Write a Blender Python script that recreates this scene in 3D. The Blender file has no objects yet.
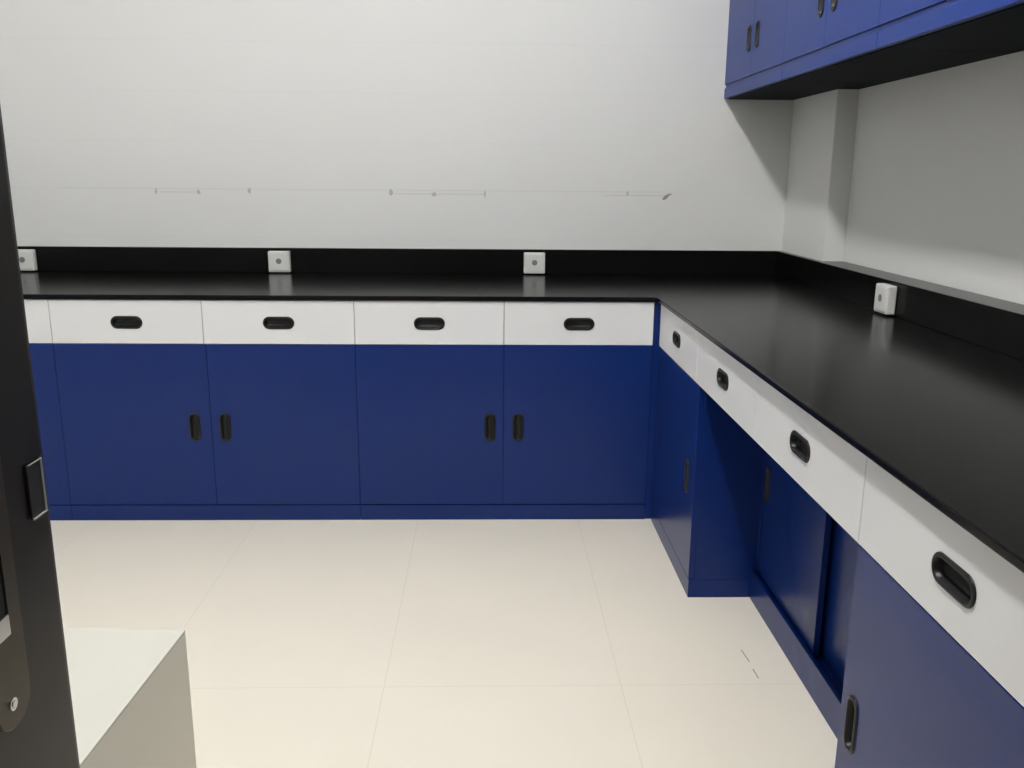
import bpy, bmesh, math
from mathutils import Vector, Matrix
C = bpy.context.scene.collection
R = math.radians

# ---------------------------------------------------------------- camera
cd = bpy.data.cameras.new('camera'); cam = bpy.data.objects.new('camera', cd); C.objects.link(cam)
PITCH, YAW, ROLL, F, CAMH = 13.2852, 1.6004, 0.487, 878.68, 1.2653
cd.sensor_fit = 'HORIZONTAL'; cd.sensor_width = 36.0; cd.lens = F / 1024 * 36.0
cd.clip_start = 0.02
cam.matrix_world = (Matrix.Translation((0, 0, CAMH)) @ Matrix.Rotation(-R(YAW), 4, 'Z')
                    @ Matrix.Rotation(R(90 - PITCH), 4, 'X') @ Matrix.Rotation(R(ROLL), 4, 'Z'))
bpy.context.scene.camera = cam

# ---------------------------------------------------------------- world, exposure, lamps
w = bpy.data.worlds.new('world'); bpy.context.scene.world = w; w.use_nodes = True
w.node_tree.nodes['Background'].inputs[0].default_value = (1, 0.98, 0.95, 1)
w.node_tree.nodes['Background'].inputs[1].default_value = 0.15
vs = bpy.context.scene.view_settings
vs.view_transform = 'Standard'; vs.look = 'None'; vs.gamma = 1; vs.use_curve_mapping = False
vs.exposure = 0.38
LAMP_GLOW = 95.0
LAMP_COL = (1.0, 0.985, 0.96)
LX, LY, LL, CEIL = -0.27, 1.25, 1.2, 3.5      # the ceiling tube lamp runs parallel to the wall cabinets

# ---------------------------------------------------------------- measured layout (metres)
YB, XR = 3.1204, 0.6183            # front planes of the back run and of the right run
YBO, XRO = 3.110, 0.6010          # worktop front edges
YW, XW = 3.871, 1.374              # walls
YSP, XSP, ZS = 3.8496, 1.266, 0.9568   # backsplash fronts and top
HT, TB = 0.85, 0.836                # worktop top and underside
ZD0, ZD1 = 0.6735, 0.830           # drawer fronts
XL = -2.66                         # left wall
YF = 0.724                         # inner face of the doorway wall
XC, ZC, ZC2 = 0.9940, 1.5932, 1.6496   # wall cabinets
PX, PY = 1.292, 3.385              # corner pillar

# ---------------------------------------------------------------- materials
def mat(name, col, rough=0.5, metal=0.0, spec=0.5, bump=0.0, bscale=60, vary=0.0, vscale=3, coat=0.0):
    m = bpy.data.materials.new(name); m.use_nodes = True
    nt = m.node_tree; b = nt.nodes['Principled BSDF']
    b.inputs['Base Color'].default_value = (*col, 1)
    b.inputs['Roughness'].default_value = rough
    b.inputs['Metallic'].default_value = metal
    b.inputs['Specular IOR Level'].default_value = spec
    b.inputs['Coat Weight'].default_value = coat
    tc = nt.nodes.new('ShaderNodeTexCoord')
    if vary:
        n = nt.nodes.new('ShaderNodeTexNoise'); n.inputs['Scale'].default_value = vscale
        n.inputs['Detail'].default_value = 4
        nt.links.new(tc.outputs['Object'], n.inputs['Vector'])
        r = nt.nodes.new('ShaderNodeMapRange')
        r.inputs['To Min'].default_value = 1 - vary; r.inputs['To Max'].default_value = 1 + vary
        nt.links.new(n.outputs['Fac'], r.inputs['Value'])
        mx = nt.nodes.new('ShaderNodeVectorMath'); mx.operation = 'SCALE'
        mx.inputs[0].default_value = col
        nt.links.new(r.outputs[0], mx.inputs['Scale'])
        nt.links.new(mx.outputs[0], b.inputs['Base Color'])
    if bump:
        n2 = nt.nodes.new('ShaderNodeTexNoise'); n2.inputs['Scale'].default_value = bscale
        n2.inputs['Detail'].default_value = 3
        nt.links.new(tc.outputs['Object'], n2.inputs['Vector'])
        bp = nt.nodes.new('ShaderNodeBump'); bp.inputs['Strength'].default_value = bump
        bp.inputs['Distance'].default_value = 0.002
        nt.links.new(n2.outputs['Fac'], bp.inputs['Height'])
        nt.links.new(bp.outputs[0], b.inputs['Normal'])
    return m

def grid_mat(name, col, joint, axes, pitch, origin, width, rough, spec=0.5, vary=0.02, vscale=2.5):
    """a surface laid in panels: thin straight joints at a pitch along two axes (world = object space)"""
    m = mat(name, col, rough, spec=spec); nt = m.node_tree; b = nt.nodes['Principled BSDF']
    g = nt.nodes.new('ShaderNodeNewGeometry'); s = nt.nodes.new('ShaderNodeSeparateXYZ')
    nt.links.new(g.outputs['Position'], s.inputs[0])
    def mth(op, a, bb=None):
        n = nt.nodes.new('ShaderNodeMath'); n.operation = op
        for i, v in enumerate((a, bb)):
            if v is None: continue
            if isinstance(v, (int, float)): n.inputs[i].default_value = v
            else: nt.links.new(v, n.inputs[i])
        return n.outputs[0]
    masks = []
    for ax, p, o in zip(axes, pitch, origin):
        if not p: continue
        u = mth('DIVIDE', mth('SUBTRACT', s.outputs[ax], o), p)
        fr = mth('ABSOLUTE', mth('SUBTRACT', mth('FRACT', mth('ADD', u, 0.5)), 0.5))
        masks.append(mth('LESS_THAN', mth('MULTIPLY', fr, p), width / 2))
    k = masks[0]
    for q in masks[1:]: k = mth('MAXIMUM', k, q)
    n = nt.nodes.new('ShaderNodeTexNoise'); n.inputs['Scale'].default_value = vscale; n.inputs['Detail'].default_value = 5
    nt.links.new(g.outputs['Position'], n.inputs['Vector'])
    r = nt.nodes.new('ShaderNodeMapRange'); r.inputs['To Min'].default_value = 1 - vary; r.inputs['To Max'].default_value = 1 + vary
    nt.links.new(n.outputs['Fac'], r.inputs['Value'])
    mix = nt.nodes.new('ShaderNodeMix'); mix.data_type = 'RGBA'
    mix.inputs['A'].default_value = (*col, 1); mix.inputs['B'].default_value = (*joint, 1)
    nt.links.new(k, mix.inputs['Factor'])
    mx = nt.nodes.new('ShaderNodeVectorMath'); mx.operation = 'SCALE'
    nt.links.new(mix.outputs['Result'], mx.inputs[0]); nt.links.new(r.outputs[0], mx.inputs['Scale'])
    nt.links.new(mx.outputs[0], b.inputs['Base Color'])
    return m

M = {}
M['wall'] = grid_mat('painted_panel_wall', (0.76, 0.765, 0.755), (0.745, 0.75, 0.74), (0, 2), (0, 0.2), (0, 1.2), 0.006, 0.5, 0.25, 0.012)
M['wall_plain'] = mat('painted_wall', (0.76, 0.765, 0.755), 0.5, spec=0.25, vary=0.015)
M['ceiling'] = mat('ceiling_paint', (0.62, 0.62, 0.60), 0.7, vary=0.01)
M['floor'] = grid_mat('cream_floor_tiles', (0.88, 0.825, 0.71), (0.80, 0.745, 0.635), (0, 1), (0.6047, 1.2094), (-0.2628, 2.0045), 0.0028, 0.38, 0.4, 0.035)
M['blue'] = mat('blue_lacquered_steel', (0.004, 0.021, 0.135), 0.27, spec=0.28, bump=0.05, bscale=220, vary=0.03)
M['blue_wall'] = mat('blue_lacquered_board', (0.004, 0.031, 0.215), 0.30, spec=0.2, bump=0.05, bscale=220, vary=0.03)
M['white'] = mat('white_lacquered_steel', (0.74, 0.745, 0.76), 0.35, spec=0.4, vary=0.01)
M['black_top'] = mat('black_resin_worktop', (0.005, 0.005, 0.005), 0.20, spec=0.11, bump=0.02, bscale=300, vary=0.12, vscale=6)
M['handle'] = mat('black_plastic', (0.009, 0.010, 0.010), 0.4, spec=0.3)
M['socket'] = mat('white_socket_plastic', (0.72, 0.72, 0.70), 0.35)
M['socket_hole'] = mat('grey_socket_insert', (0.20, 0.20, 0.19), 0.5)
M['dark'] = mat('dark_void_plastic', (0.01, 0.01, 0.01), 0.7)
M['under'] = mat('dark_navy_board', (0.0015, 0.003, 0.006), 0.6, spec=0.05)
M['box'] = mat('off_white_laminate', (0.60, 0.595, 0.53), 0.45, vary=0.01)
M['box_body'] = mat('laminate_bounce_lit', (0.80, 0.765, 0.64), 0.45, vary=0.01)  # same laminate, lightened and warmed: floor bounce painted into the box sides
M['frame'] = mat('brown_coated_metal', (0.014, 0.011, 0.008), 0.38, metal=0.0, spec=0.3, vary=0.12, vscale=14)
M['plate'] = mat('bronzed_plate_metal', (0.085, 0.075, 0.055), 0.36, metal=0.9)
M['lip'] = mat('worn_dark_metal', (0.03, 0.029, 0.024), 0.4, metal=0.3)
M['worn'] = mat('worn_bare_metal', (0.55, 0.55, 0.52), 0.45, metal=0.35)
M['steel'] = mat('bright_steel', (0.62, 0.62, 0.60), 0.25, metal=1.0)
M['pencil'] = mat('pencil_line_grey', (0.60, 0.60, 0.59), 0.8)
M['smudge'] = mat('smudge_grey', (0.50, 0.50, 0.49), 0.8, vary=0.15, vscale=80)
M['smudge_dark'] = mat('smudge_dark_grey', (0.27, 0.27, 0.26), 0.8, vary=0.2, vscale=80)
M['scuff'] = mat('scuff_brown', (0.36, 0.31, 0.26), 0.8)
lm = bpy.data.materials.new('lit_lamp_tube'); lm.use_nodes = True
lb = lm.node_tree.nodes['Principled BSDF']; lb.inputs['Emission Color'].default_value = (*LAMP_COL, 1); lb.inputs['Emission Strength'].default_value = LAMP_GLOW
lb.inputs['Base Color'].default_value = (0.9, 0.9, 0.9, 1); M['lamp'] = lm

# ---------------------------------------------------------------- helpers
def box(bm, x0, x1, y0, y1, z0, z1, bev=0.0, seg=2):
    r = bmesh.ops.create_cube(bm, size=1.0)
    vs_ = r['verts']
    for v in vs_:
        v.co = Vector(((x0 + x1) / 2 + v.co.x * (x1 - x0), (y0 + y1) / 2 + v.co.y * (y1 - y0), (z0 + z1) / 2 + v.co.z * (z1 - z0)))
    if bev:
        es = {e for v in vs_ for e in v.link_edges}
        bmesh.ops.bevel(bm, geom=list(es), offset=bev, segments=seg, profile=0.6, affect='EDGES')

def prism(bm, pts, z0, z1, bev=0.0):
    a = [bm.verts.new((x, y, z0)) for x, y in pts]; b = [bm.verts.new((x, y, z1)) for x, y in pts]
    n = len(pts); fs = [bm.faces.new(b), bm.faces.new(a[::-1])]
    for i in range(n):
        fs.append(bm.faces.new((a[i], a[(i + 1) % n], b[(i + 1) % n], b[i])))
    bmesh.ops.recalc_face_normals(bm, faces=fs)
    if bev:
        es = {e for f in fs for e in f.edges}
        bmesh.ops.bevel(bm, geom=list(es), offset=bev, segments=2, profile=0.6, affect='EDGES')

def cyl(bm, c, axis, r, h, seg=24, bev=0.0):
    q = Vector((0, 0, 1)).rotation_difference(Vector(axis)).to_matrix().to_4x4()
    res = bmesh.ops.create_cone(bm, cap_ends=True, segments=seg, radius1=r, radius2=r, depth=h, matrix=Matrix.Translation(c) @ q)
    return res['verts']

def obj(name, bm, m, parent=None, smooth=False, mw=None):
    me = bpy.data.meshes.new(name); bm.normal_update(); bm.to_mesh(me); bm.free()
    me.materials.append(M[m] if isinstance(m, str) else m)
    o = bpy.data.objects.new(name, me); C.objects.link(o)
    if parent is not None: o.parent = parent
    if smooth:
        for p in me.polygons: p.use_smooth = True
    return o

def thing(name, label, cat, loc, rz=0.0, group=None):
    o = bpy.data.objects.new(name, None); C.objects.link(o)
    o.location = loc; o.rotation_euler = (0, 0, rz); o.empty_display_size = 0.1
    o['label'] = label; o['category'] = cat
    if group: o['group'] = group
    return o

def copy_tree(o, parent=None):
    c = o.copy(); C.objects.link(c); c.parent = parent
    for ch in list(o.children): copy_tree(ch, c)
    return c

def struct(name, bm, m, parent=None):
    o = obj(name, bm, m, parent)
    if parent is None: o['kind'] = 'structure'
    return o

def stadium(cx, cz, L, W, n=10, vertical=False):
    """outline of a slot with round ends: length L, width W"""
    pts = []; r = W / 2; s = L / 2 - r
    for i in range(n + 1):
        a = -math.pi / 2 + math.pi * i / n; pts.append((s + r * math.cos(a), r * math.sin(a)))
    for i in range(n + 1):
        a = math.pi / 2 + math.pi * i / n; pts.append((-s + r * math.cos(a), r * math.sin(a)))
    if vertical: pts = [(-b, a) for a, b in pts]
    return [(cx + a, cz + b) for a, b in pts]

def front_panel(x0, x1, z0, z1, t, hole, edge=0.0009):
    """a flat front lying in x-z, outer face at y=0, thickness t into +y, with a slot cut for the pull"""
    bm = bmesh.new()
    def loop(pts, y):
        vs_ = [bm.verts.new((a, y, b)) for a, b in pts]
        return vs_, [bm.edges.new((vs_[i], vs_[(i + 1) % len(vs_)])) for i in range(len(vs_))]
    e = edge
    inner = [(x0 + e, z0 + e), (x1 - e, z0 + e), (x1 - e, z1 - e), (x0 + e, z1 - e)]
    outer = [(x0, z0), (x1, z0), (x1, z1), (x0, z1)]
    hp = stadium(*hole)
    i0, ie = loop(inner, 0.0); h0, he = loop(hp, 0.0)
    bmesh.ops.triangle_fill(bm, edges=ie + he, use_beauty=True)
    for f in bm.faces:
        f.normal_update()
    bmesh.ops.dissolve_limit(bm, angle_limit=0.01, verts=bm.verts[:], edges=[ed for ed in bm.edges if ed not in set(ie + he)])
    o0, _ = loop(outer, e); o1, _ = loop(outer, t)
    h1, _ = loop(hp, t * 0.9)
    def bridge(a, b):
        n = len(a)
        for i in range(n): bm.faces.new((a[i], a[(i + 1) % n], b[(i + 1) % n], b[i]))
    bridge(i0, o0); bridge(o0, o1); bridge(h0, h1)
    bmesh.ops.recalc_face_normals(bm, faces=bm.faces[:])
    for f in bm.faces:                                   # front faces must look to -y
        pass
    return bm

def pull(cx, cz, L, W, vertical=False):
    """recessed pull: flat rounded flange, a dished cup and a finger lip"""
    bm = bmesh.new()
    prof = [(0.000, 0.0), (-0.0005, -0.0022), (-0.0030, -0.0034), (-0.0062, -0.0034), (-0.0078, -0.0018), (-0.0088, 0.010), (-0.0115, 0.0135)]
    rings = []
    for d, y in prof:
        pts = stadium(cx, cz, L + 2 * d, W + 2 * d, 10, vertical)
        rings.append([bm.verts.new((a, y, b)) for a, b in pts])
    for a, b in zip(rings, rings[1:]):
        n = len(a)
        for i in range(n): bm.faces.new((a[i], a[(i + 1) % n], b[(i + 1) % n], b[i]))
    bm.faces.new(rings[-1])
    bmesh.ops.recalc_face_normals(bm, faces=bm.faces[:])
    # an open shell: make sure the bottom of the cup looks out (-y)
    bm.normal_update()
    bm.faces.ensure_lookup_table()
    if bm.faces[-1].normal.y > 0: bmesh.ops.reverse_faces(bm, faces=bm.faces[:])
    return bm

PT = 0.018        # thickness of fronts
def add_drawer(root, x0, x1, z0=ZD0, z1=ZD1):
    cx, cz = (x0 + x1) / 2, 0.750 if z0 > 0.5 else (z0 + z1) / 2
    L, W = 0.112, 0.046
    d = obj('drawer', front_panel(x0 + .001, x1 - .001, z0, z1, PT, (cx, cz, L - .004, W - .004)), 'white', root)
    obj('handle', pull(cx, cz, L, W), 'handle', d, True)
    return d
def add_door(root, x0, x1, hx, z0=0.063, z1=ZD0 - .002, hz=0.364, L=0.108, W=0.042, m='blue'):
    d = obj('door', front_panel(x0 + .0005, x1 - .0005, z0, z1, PT, (hx, hz, L - .004, W - .004, 10, True)), m, root)
    obj('handle', pull(hx, hz, L, W, True), 'handle', d, True)
    return d

# ---------------------------------------------------------------- the room
b = bmesh.new(); box(b, XL - .1, XW + .1, -1.6, YW + .1, -0.1, 0.0); floor = struct('floor', b, 'floor')
b = bmesh.new(); box(b, XL - .1, XW + .1, -1.6, YW + .1, CEIL, CEIL + .1); struct('ceiling', b, 'ceiling')
b = bmesh.new(); box(b, XL - .1, XW + .1, YW, YW + .1, 0.0, CEIL); wallb = struct('wall_back', b, 'wall')
b = bmesh.new(); box(b, XW, XW + .1, YF, YW, 0.0, CEIL); struct('wall_right', b, 'wall_plain')
b = bmesh.new(); box(b, XL - .1, XL, YF, YW, 0.0, CEIL); struct('wall_left', b, 'wall_plain')
b = bmesh.new()
box(b, XL - .1, -0.42, YF - .14, YF, 0, CEIL); box(b, 0.58, XW + .1, YF - .14, YF, 0, CEIL); box(b, -0.42, 0.58, YF - .14, YF, 2.12, CEIL)
struct('wall_front', b, 'wall_plain')
b = bmesh.new(); box(b, PX, XW, PY, YW, 0.0, CEIL, 0.004); struct('trim_1', b, 'wall_plain')   # the pillar in the corner

# door frame with its strike plate
JX = -0.3765
b = bmesh.new()
def jamb(b, x_in, sgn):
    # plan outline: flat reveal, a shallow step, a rounded corner to the room side, an architrave lapping the wall
    pts = [(x_in, 0.575), (x_in, 0.700), (x_in - sgn * .0012, 0.7015), (x_in - sgn * .0012, YF - .006), (x_in - sgn * .002, YF - .001),
           (x_in - sgn * .005, YF + .002), (x_in - sgn * .055, YF + .002), (x_in - sgn * .055, YF + .0), (x_in - sgn * .04, YF),
           (x_in - sgn * .04, 0.575)]
    prism(b, pts, 0.0, 2.12 if sgn else 2.12)
jamb(b, JX, 1); jamb(b, 0.54, -1)
box(b, JX, 0.54, 0.575, YF, 2.08, 2.12, 0.002)
frame = struct('door_1', b, 'frame')
# strike plate, let into the reveal
b = bmesh.new()
PZ0, PZ1 = 0.836, 1.165
def rrect(cy, cz, wy, wz, r, n=6):
    pts = []
    for (sy, sz, a0) in ((1, -1, -90), (1, 1, 0), (-1, 1, 90), (-1, -1, 180)):
        for i in range(n + 1):
            a = R(a0 + 90 * i / n); pts.append((cy + sy * (wy / 2 - r) + r * math.cos(a), cz + sz * (wz / 2 - r) + r * math.sin(a)))
    return pts
def plate_with_hole(b, x0, t, outer, holes, e=0.0006):
    def loop(pts, x):
        v = [b.verts.new((x, p, q)) for p, q in pts]
        return v, [b.edges.new((v[i], v[(i + 1) % len(v)])) for i in range(len(v))]
    def shrink(pts, d):
        cy = sum(p for p, _ in pts) / len(pts); cz = sum(q for _, q in pts) / len(pts)
        return [(p - math.copysign(d, p - cy), q - math.copysign(d, q - cz)) for p, q in pts]
    top, te = loop(shrink(outer, e), x0 + t); al = list(te); hl = []
    for h in holes:
        hv, he = loop(h, x0 + t); al += he; hl.append((hv, h))
    bmesh.ops.triangle_fill(b, edges=al, use_beauty=True)
    lo, _ = loop(outer, x0 + t - e); l2, _ = loop(outer, x0)
    def br(a, c):
        for i in range(len(a)): b.faces.new((a[i], a[(i + 1) % len(a)], c[(i + 1) % len(a)], c[i]))
    br(top, lo); br(lo, l2)
    for hv, h in hl:
        h2, _ = loop(h, x0); br(hv, h2)
    bmesh.ops.recalc_face_normals(b, faces=b.faces[:])
hole_lo = rrect(0.625, 0.958, 0.024, 0.092, 0.002); 
plate_with_hole(b, JX, 0.0022, rrect(0.630, (PZ0 + PZ1) / 2, 0.049, PZ1 - PZ0, 0.0225), [hole_lo, rrect(0.625, 1.075, 0.024, 0.07, 0.002)])
sp = obj('strike_plate', b, 'plate', frame)
b = bmesh.new(); box(b, JX + .0001, JX + .0009, 0.614, 0.6365, 0.913, 1.003); box(b, JX + .0001, JX + .0009, 0.614, 0.6365, 1.041, 1.109)
obj('strike_recess', b, 'dark', sp)
b = bmesh.new(); box(b, JX + .0006, JX + .0030, 0.6145, 0.636, 0.913, 0.930, 0.0006)
obj('keeper_block', b, 'steel', sp)
b = bmesh.new()
for zc in (0.857, 1.146):
    vv = cyl(b, (JX + .0026, 0.6265, zc), (1, 0, 0), 0.0052, 0.0016, 24)
    cyl(b, (JX + .0036, 0.6265, zc), (1, 0, 0), 0.0030, 0.0012, 6)
obj('screw', b, 'steel', sp)
# lip of the strike plate, a bent tongue with bright worn edges running to the room-side corner
b = bmesh.new()
N = 10; prof = []
for i in range(N + 1):
    t = i / N; y = 0.688 + 0.033 * t; x = JX + 0.0024 + (-0.0 if t < .6 else -0.006 * ((t - .6) / .4) ** 2); prof.append((x, y))
z0l = lambda t: 0.985 + 0.0 * t
for zz0, zz1 in ((0.987, 1.033),):
    rows = []
    for k, (x, y) in enumerate(prof):
        rows.append([b.verts.new((x, y, zz0)), b.verts.new((x, y, zz1)), b.verts.new((x - .0014, y, zz1)), b.verts.new((x - .0014, y, zz0))])
    for a, c in zip(rows, rows[1:]):
        for i in range(4): b.faces.new((a[i], a[(i + 1) % 4], c[(i + 1) % 4], c[i]))
    b.faces.new(rows[0]); b.faces.new(rows[-1][::-1]); bmesh.ops.recalc_face_normals(b, faces=b.faces[:])
lip = obj('strike_lip', b, 'lip', frame)
b = bmesh.new(); box(b, JX + .0022, JX + .0032, 0.7095, 0.7112, 0.987, 1.033)
box(b, JX + .0018, JX + .0036, 0.6885, 0.7112, 0.9862, 0.9874); box(b, JX + .0022, JX + .0030, 0.690, 0.7112, 1.0325, 1.0332)
box(b, JX - .0040, JX - .0030, 0.7195, 0.7210, 0.988, 1.032)
obj('worn_edge', b, 'worn', lip)

# pencil line and smudges left on the back wall
def mark(name, m, pts, parent=wallb):
    b = bmesh.new(); v0 = [b.verts.new((x, YW - .0008, z)) for x, z in pts]; v1 = [b.verts.new((x, YW + .0005, z)) for x, z in pts]
    b.faces.new(v0); n = len(pts)
    for i in range(n): b.faces.new((v0[i], v0[(i + 1) % n], v1[(i + 1) % n], v1[i]))
    bmesh.ops.recalc_face_normals(b, faces=b.faces[:])
    return obj(name, b, m, parent)
mark('pencil_line', 'pencil', [(-1.82, 1.205), (.79, 1.206), (.79, 1.2045), (-1.82, 1.2035)])
for x0, x1 in ((-1.40, -1.23), (-0.41, -0.02), (0.50, 0.77)):
    mark('pencil_line', 'pencil', [(x0, 1.191), (x1, 1.191), (x1, 1.188), (x0, 1.188)])
import random
random.seed(4)
def blotch(x, z, rx, rz, m):
    pts = []
    for i in range(11):
        a = 2 * math.pi * i / 11; k = random.uniform(.45, 1.1); pts.append((x + rx * k * math.cos(a), z + rz * k * math.sin(a)))
    mark('smudge', m, pts)
for x, z, rx, rz, m in ((-1.415, 1.196, .006, .018, 'smudge'), (-1.235, 1.19, .009, .014, 'smudge'), (-1.022, 1.196, .008, .018, 'smudge'),
                        (-.418, 1.194, .009, .018, 'smudge'), (-.235, 1.189, .014, .013, 'smudge'), (-.015, 1.192, .006, .02, 'smudge'),
                        (.60, 1.198, .008, .012, 'smudge')):
    blotch(x, z, rx, rz, m)
mark('smudge', 'smudge_dark', [(.752, 1.176), (.764, 1.192), (.780, 1.198), (.795, 1.199), (.782, 1.190), (.772, 1.178), (.760, 1.171)])
def fmark(pts):
    b = bmesh.new()
    for p, q in zip(pts, pts[1:]):
        d = Vector((q[0] - p[0], q[1] - p[1], 0)).normalized(); n = Vector((-d.y, d.x, 0)) * .0016
        vs_ = [b.verts.new((p[0] + s * n.x, p[1] + s * n.y, z)) for z in (-.0005, .0006) for s in (-1, 1)]
        vs2 = [b.verts.new((q[0] + s * n.x, q[1] + s * n.y, z)) for z in (-.0005, .0006) for s in (-1, 1)]
        b.faces.new((vs_[2], vs_[3], vs2[3], vs2[2]))
    obj('scuff_mark', b, 'scuff', floor)
fmark([(.699, 2.172), (.704, 2.11)]); fmark([(.703, 2.075), (.7045, 2.03)])

# ---------------------------------------------------------------- base cabinets along the back wall
XS = [-1.5506, -1.0168, -0.4784, 0.0568, 0.597]
def back_cabinet(loc_x, wd, label, mid):
    root = thing('base_cabinet', label, 'cabinet', (loc_x, YB, 0), 0, 'base cabinets along the back wall')
    b = bmesh.new(); box(b, 0.0005, wd - .0005, PT + .0005, YW - YB - .003, 0.06, TB - .0006); obj('body', b, 'blue', root)
    b = bmesh.new(); box(b, 0.0005, wd - .0005, 0.001, 0.3, 0.0003, 0.0595, .001); obj('plinth', b, 'blue', root)
    add_drawer(root, 0, mid); add_drawer(root, mid, wd)
    add_door(root, 0, mid + .006, mid - .055); add_door(root, mid + .006, wd, mid + .056)
    return root
wd = XS[2] - XS[0]
r1 = back_cabinet(XS[0], wd, 'blue base cabinet with two white drawers under the left-centre outlet box, against the back wall', XS[1] - XS[0])
wd2 = XS[4] - XS[2]
# second one: its doors meet right under the drawer joint
r2 = thing('base_cabinet', 'blue base cabinet with two white drawers next to the inner corner of the back run', 'cabinet', (XS[2], YB, 0), 0, 'base cabinets along the back wall')
b = bmesh.new(); box(b, 0.0005, wd2 - .0005, PT + .0005, YW - YB - .003, 0.06, TB - .0006); obj('body', b, 'blue', r2)
b = bmesh.new(); box(b, 0.0005, wd2 - .0005, 0.001, 0.3, 0.0003, 0.0595, .001); obj('plinth', b, 'blue', r2)
m2 = XS[3] - XS[2]
add_drawer(r2, 0, m2); add_drawer(r2, m2, wd2); add_door(r2, 0, m2, m2 - .050); add_door(r2, m2, wd2, m2 + .054)
r3 = copy_tree(r1); r3.location = (XS[0] - wd, YB, 0)   # the left wall stands just beyond it
r3['label'] = 'blue base cabinet mostly hidden behind the dark door frame at the far left'
# corner post between the two runs
b = bmesh.new(); prism(b, [(0.598, YB + .006), (XR + .019, YB + .006), (XR + .019, YB + .055), (0.598, YB + .055)], 0.0003, TB - .0006)
o = obj('corner_post', b, 'blue'); o['label'] = 'narrow blue filler post in the inner corner where the two cabinet runs meet'; o['category'] = 'filler post'

# ---------------------------------------------------------------- right run: local x runs towards the camera (-y world), local y into the cabinet (+x world)
RZ = -math.pi / 2
Y0 = YB - .008                      # far end of the right-hand fronts
S1, S2, S3, S4 = 2.532, 1.948, 1.352, 0.768
DEPTH = XW - XR - .004
# corner cabinet
YC1 = 2.4834
rc = thing('corner_cabinet', 'blue corner base cabinet with one door and white drawer, farthest of the right run', 'cabinet', (XR, Y0, 0), RZ)
wl = Y0 - YC1
b = bmesh.new(); box(b, 0.0, wl, PT + .0005, DEPTH, 0.06, ZD0 - .003, .001); box(b, 0.0, wl, PT + .0005, DEPTH, ZD0 - .004, TB - .0006); obj('body', b, 'blue', rc)
b = bmesh.new(); box(b, 0.0, wl, 0.001, DEPTH, 0.0003, 0.0595, .001); obj('plinth', b, 'blue', rc)
add_door(rc, 0.0, wl - .001, wl - .094)
add_drawer(rc, 0.0, Y0 - S1)
# drawer unit bridging over the set-back cabinet
rd = thing('drawer_unit', 'white two-drawer unit hung under the right worktop over the set-back blue cabinet', 'drawer unit', (XR, S1, 0), RZ)
b = bmesh.new(); box(b, S1 - YC1 + .001, S1 - S3 - .001, PT + .0005, DEPTH, ZD0 + .002, TB - .0006); obj('body', b, 'blue', rd)
add_drawer(rd, 0.0, S1 - S2); add_drawer(rd, S1 - S2, S1 - S3)
# near cabinet
rn = thing('base_cabinet', 'nearest blue base cabinet with one door and a white drawer, at the lower right', 'cabinet', (XR, S3, 0), RZ)
wn = S3 - S4
b = bmesh.new(); box(b, 0.0, wn, PT + .0005, DEPTH, 0.06, TB - .0006, .001); obj('body', b, 'blue', rn)
b = bmesh.new(); box(b, 0.0, wn, 0.001, DEPTH, 0.0003, 0.0595, .001); obj('plinth', b, 'blue', rn)
add_door(rn, 0.0, wn, 0.047, L=0.105); add_drawer(rn, 0.0, wn)
# set-back cabinet with sliding doors
XM = 0.8115
rm = thing('sliding_door_cabinet', 'low blue cabinet set back under the right drawers, closed by two sliding doors', 'cabinet', (XM, YC1 - .002, 0), RZ)
wm = YC1 - S3 - .004; dm = XW - XM - .004; zt = 0.662
b = bmesh.new()
box(b, 0, .018, 0.012, dm, 0.0003, zt); box(b, wm - .018, wm, 0.012, dm, 0.0003, zt)
box(b, 0, wm, dm - .012, dm, 0.0003, zt); box(b, 0, wm, 0.012, dm, zt - .018, zt); box(b, 0, wm, 0.012, dm, 0.060, 0.078)
obj('body', b, 'blue', rm)
b = bmesh.new(); box(b, 0, wm, 0.0, 0.0118, 0.0003, 0.092, .0015); obj('bottom_rail', b, 'blue', rm)
b = bmesh.new(); box(b, 0, wm, 0.0, 0.0118, 0.622, zt, .0015); obj('top_rail', b, 'blue', rm)
hx = YC1 - 2.442
bmd = front_panel(0.004, YC1 - 2.00, 0.080, 0.640, .016, (hx, .386, .104, .034, 10, True))
bmesh.ops.translate(bmd, verts=bmd.verts[:], vec=(0, .0155, 0)); d = obj('sliding_door', bmd, 'blue', rm)
bmd = pull(hx, .386, .108, .038, True); bmesh.ops.translate(bmd, verts=bmd.verts[:], vec=(0, .0155, 0)); obj('handle', bmd, 'handle', d, True)
b = bmesh.new(); box(b, YC1 - 2.04, wm - .020, .044, .058, 0.080, 0.640, .0015); obj('sliding_door', b, 'blue', rm)

# ---------------------------------------------------------------- worktop and backsplash
b = bmesh.new()
prism(b, [(XL + .002, YBO), (XRO - .014, YBO), (XRO, YBO - .014), (XRO, S4 - .01), (XW - .002, S4 - .01), (XW - .002, PY - .002), (PX - .002, PY - .002),
          (PX - .002, YW - .002), (XL + .002, YW - .002)], TB, HT, .0025)
wt = obj('worktop', b, 'black_top'); wt['label'] = 'L-shaped glossy black worktop covering both cabinet runs'; wt['category'] = 'worktop'
b = bmesh.new()
prism(b, [(XL + .002, YSP), (XSP, YSP), (XSP, S4 - .01), (XW - .002, S4 - .01), (XW - .002, PY - .002), (PX - .002, PY - .002), (PX - .002, YW - .002), (XL + .002, YW - .002)],
      HT + .0002, ZS, .002)
obj('backsplash', b, 'black_top', wt)

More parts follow.
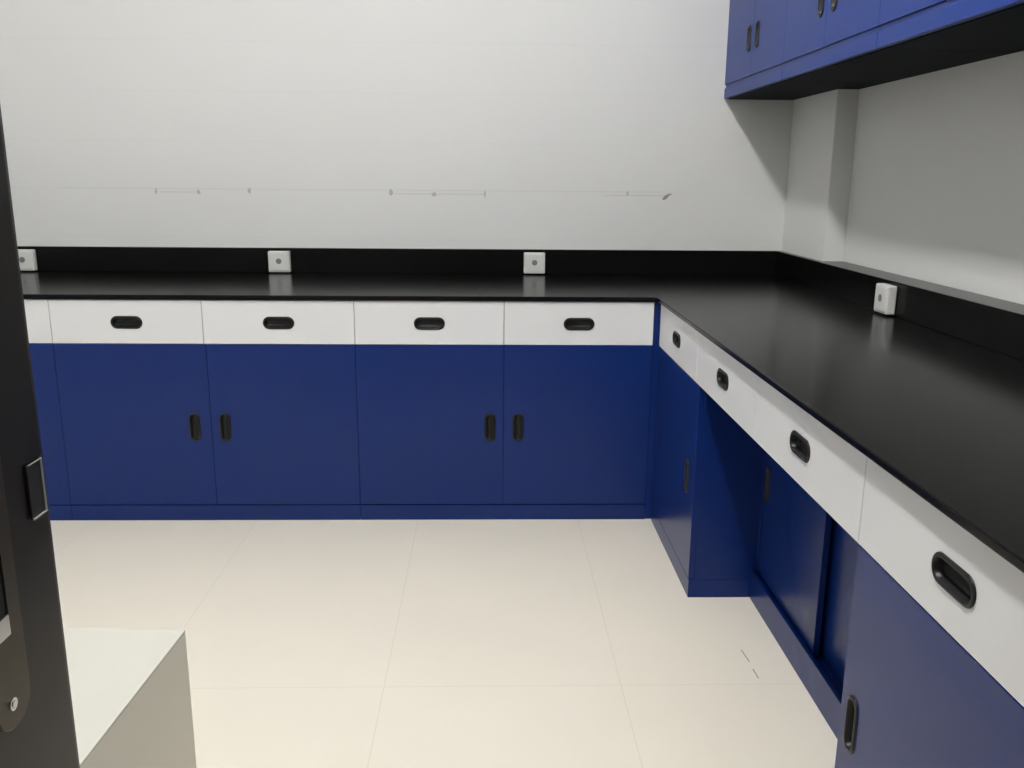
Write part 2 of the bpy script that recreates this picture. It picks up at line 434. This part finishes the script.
# ---------------------------------------------------------------- outlet boxes on the backsplash
def outlet(loc, rz, label, proto=[None]):
    if proto[0] is None:
        root = thing('outlet_box', label, 'socket', loc, rz, 'outlet boxes on the backsplash')
        b = bmesh.new(); box(b, -.046, .046, -.030, -.0005, .004, .094, .006, 3); obj('housing', b, 'socket', root, False)
        b = bmesh.new(); box(b, -.038, .038, -.0325, -.0298, .012, .086, .0015); fp = obj('faceplate', b, 'socket', root)
        b = bmesh.new()
        vv = cyl(b, (0, -.0328, .052), (0, 1, 0), .012, .0018, 24)
        for sx, sz in ((-.0075, .058), (.0075, .058)): pass
        obj('socket_opening', b, 'socket_hole', fp)
        proto[0] = root; return root
    c = copy_tree(proto[0]); c.location = loc; c.rotation_euler = (0, 0, rz); c['label'] = label; return c
ZO = HT + .001
outlet((-0.900, YSP, ZO), 0, 'white outlet box on the back splash, middle one of the three along the back wall')
outlet((0.2, YSP, ZO), 0, 'white outlet box on the back splash nearest the inner corner, above the rightmost back drawer')
outlet((-1.985, YSP, ZO), 0, 'white outlet box on the back splash partly hidden by the dark door frame')
outlet((XSP, 2.725, ZO), RZ, 'white outlet box on the splash of the right-hand worktop')

# ---------------------------------------------------------------- wall cabinets
WDW = 0.375; ZT = 2.30; YE = YW - .002
def wall_cab():
    root = thing('wall_cabinet', '', 'cabinet', (XC, YE, 0), RZ, 'blue wall cabinets over the right worktop')
    b = bmesh.new(); box(b, 0.0005, 2 * WDW - .0005, PT + .0005, XW - XC - .003, ZC + .0005, ZT); box(b, 0.0005, 2 * WDW - .0005, .006, PT + .001, ZC2 - .0155, ZC2 - .0025); obj('body', b, 'blue_wall', root)
    b = bmesh.new(); box(b, 0.0005, 2 * WDW - .0005, 0.0, PT, ZC, ZC2 - .016, .0015); obj('bottom_rail', b, 'blue_wall', root)
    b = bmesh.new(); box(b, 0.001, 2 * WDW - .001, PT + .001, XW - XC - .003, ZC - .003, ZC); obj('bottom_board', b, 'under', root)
    for x0, hx in ((0, WDW - .05), (WDW, WDW + .055)):
        add_door(root, x0, x0 + WDW, hx, ZC2 - .002, ZT, 1.785, .098, .046, 'blue_wall')
    return root
w1 = wall_cab(); labs = ['blue wall cabinet touching the back wall, lower corner at its left end',
                         'blue wall cabinet second from the back wall, handles cut by the top of the photo',
                         'blue wall cabinet third from the back wall, only its underside and lower rail in view',
                         'blue wall cabinet nearest the camera at the upper right, only its underside in view']
w1['label'] = labs[0]
xr = PX - XC - .002; xp = YE - PY + .002
b = bmesh.new()
for i in (1, 2, 3):
    c = copy_tree(w1); c.location = (XC, YE - i * 2 * WDW, 0); c['label'] = labs[i]
b.free()
# the pillar runs behind the first wall cabinet: shorten its carcass there
for ch in w1.children:
    if ch.name.startswith('body'):
        ch.data = ch.data.copy()
        me = ch.data; bm = bmesh.new();
        prism(bm, [(0.0005, PT + .0005), (2 * WDW - .0005, PT + .0005), (2 * WDW - .0005, XW - XC - .003), (xp, XW - XC - .003), (xp, xr), (0.0005, xr)], ZC + .0005, ZT)
        box(bm, 0.0005, 2 * WDW - .0005, .006, PT + .001, ZC2 - .0155, ZC2 - .0025)
        bm.to_mesh(me); bm.free()
    if ch.name.startswith('bottom_board'):
        ch.data = ch.data.copy()
        me = ch.data; bm = bmesh.new()
        prism(bm, [(0.001, PT + .001), (2 * WDW - .001, PT + .001), (2 * WDW - .001, XW - XC - .003), (xp, XW - XC - .003), (xp, xr), (0.001, xr)], ZC - .003, ZC)
        bm.to_mesh(me); bm.free()
# likewise the corner cabinet's carcass stays clear of the pillar (it ends before it)

# ---------------------------------------------------------------- white box on the floor by the doorway
t = thing('storage_box', 'plain off-white box on the floor at the lower left beside the dark door frame', 'box', (-0.747, 1.100, 0), R(-3.15))
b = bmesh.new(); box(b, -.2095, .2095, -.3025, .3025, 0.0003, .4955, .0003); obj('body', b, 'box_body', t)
b = bmesh.new(); box(b, -.2095, .2095, -.3025, .3025, .4957, .500, .0008); obj('top', b, 'box', t)  # thin slab so the top keeps the laminate without the painted bounce

# ---------------------------------------------------------------- ceiling lamp (a batten with a long narrow tube)
t = thing('ceiling_lamp', 'long white ceiling lamp running parallel to the wall cabinets', 'lamp', (LX, LY, CEIL))
b = bmesh.new(); box(b, -.09, .09, -LL / 2, LL / 2, -.035, -.0005, .004); obj('housing', b, 'white', t)
b = bmesh.new(); prism(b, [(-.08, -LL / 2 + .015), (.08, -LL / 2 + .015), (.08, LL / 2 - .015), (-.08, LL / 2 - .015)], -.085, -.0355, .018); obj('diffuser', b, 'lamp', t)
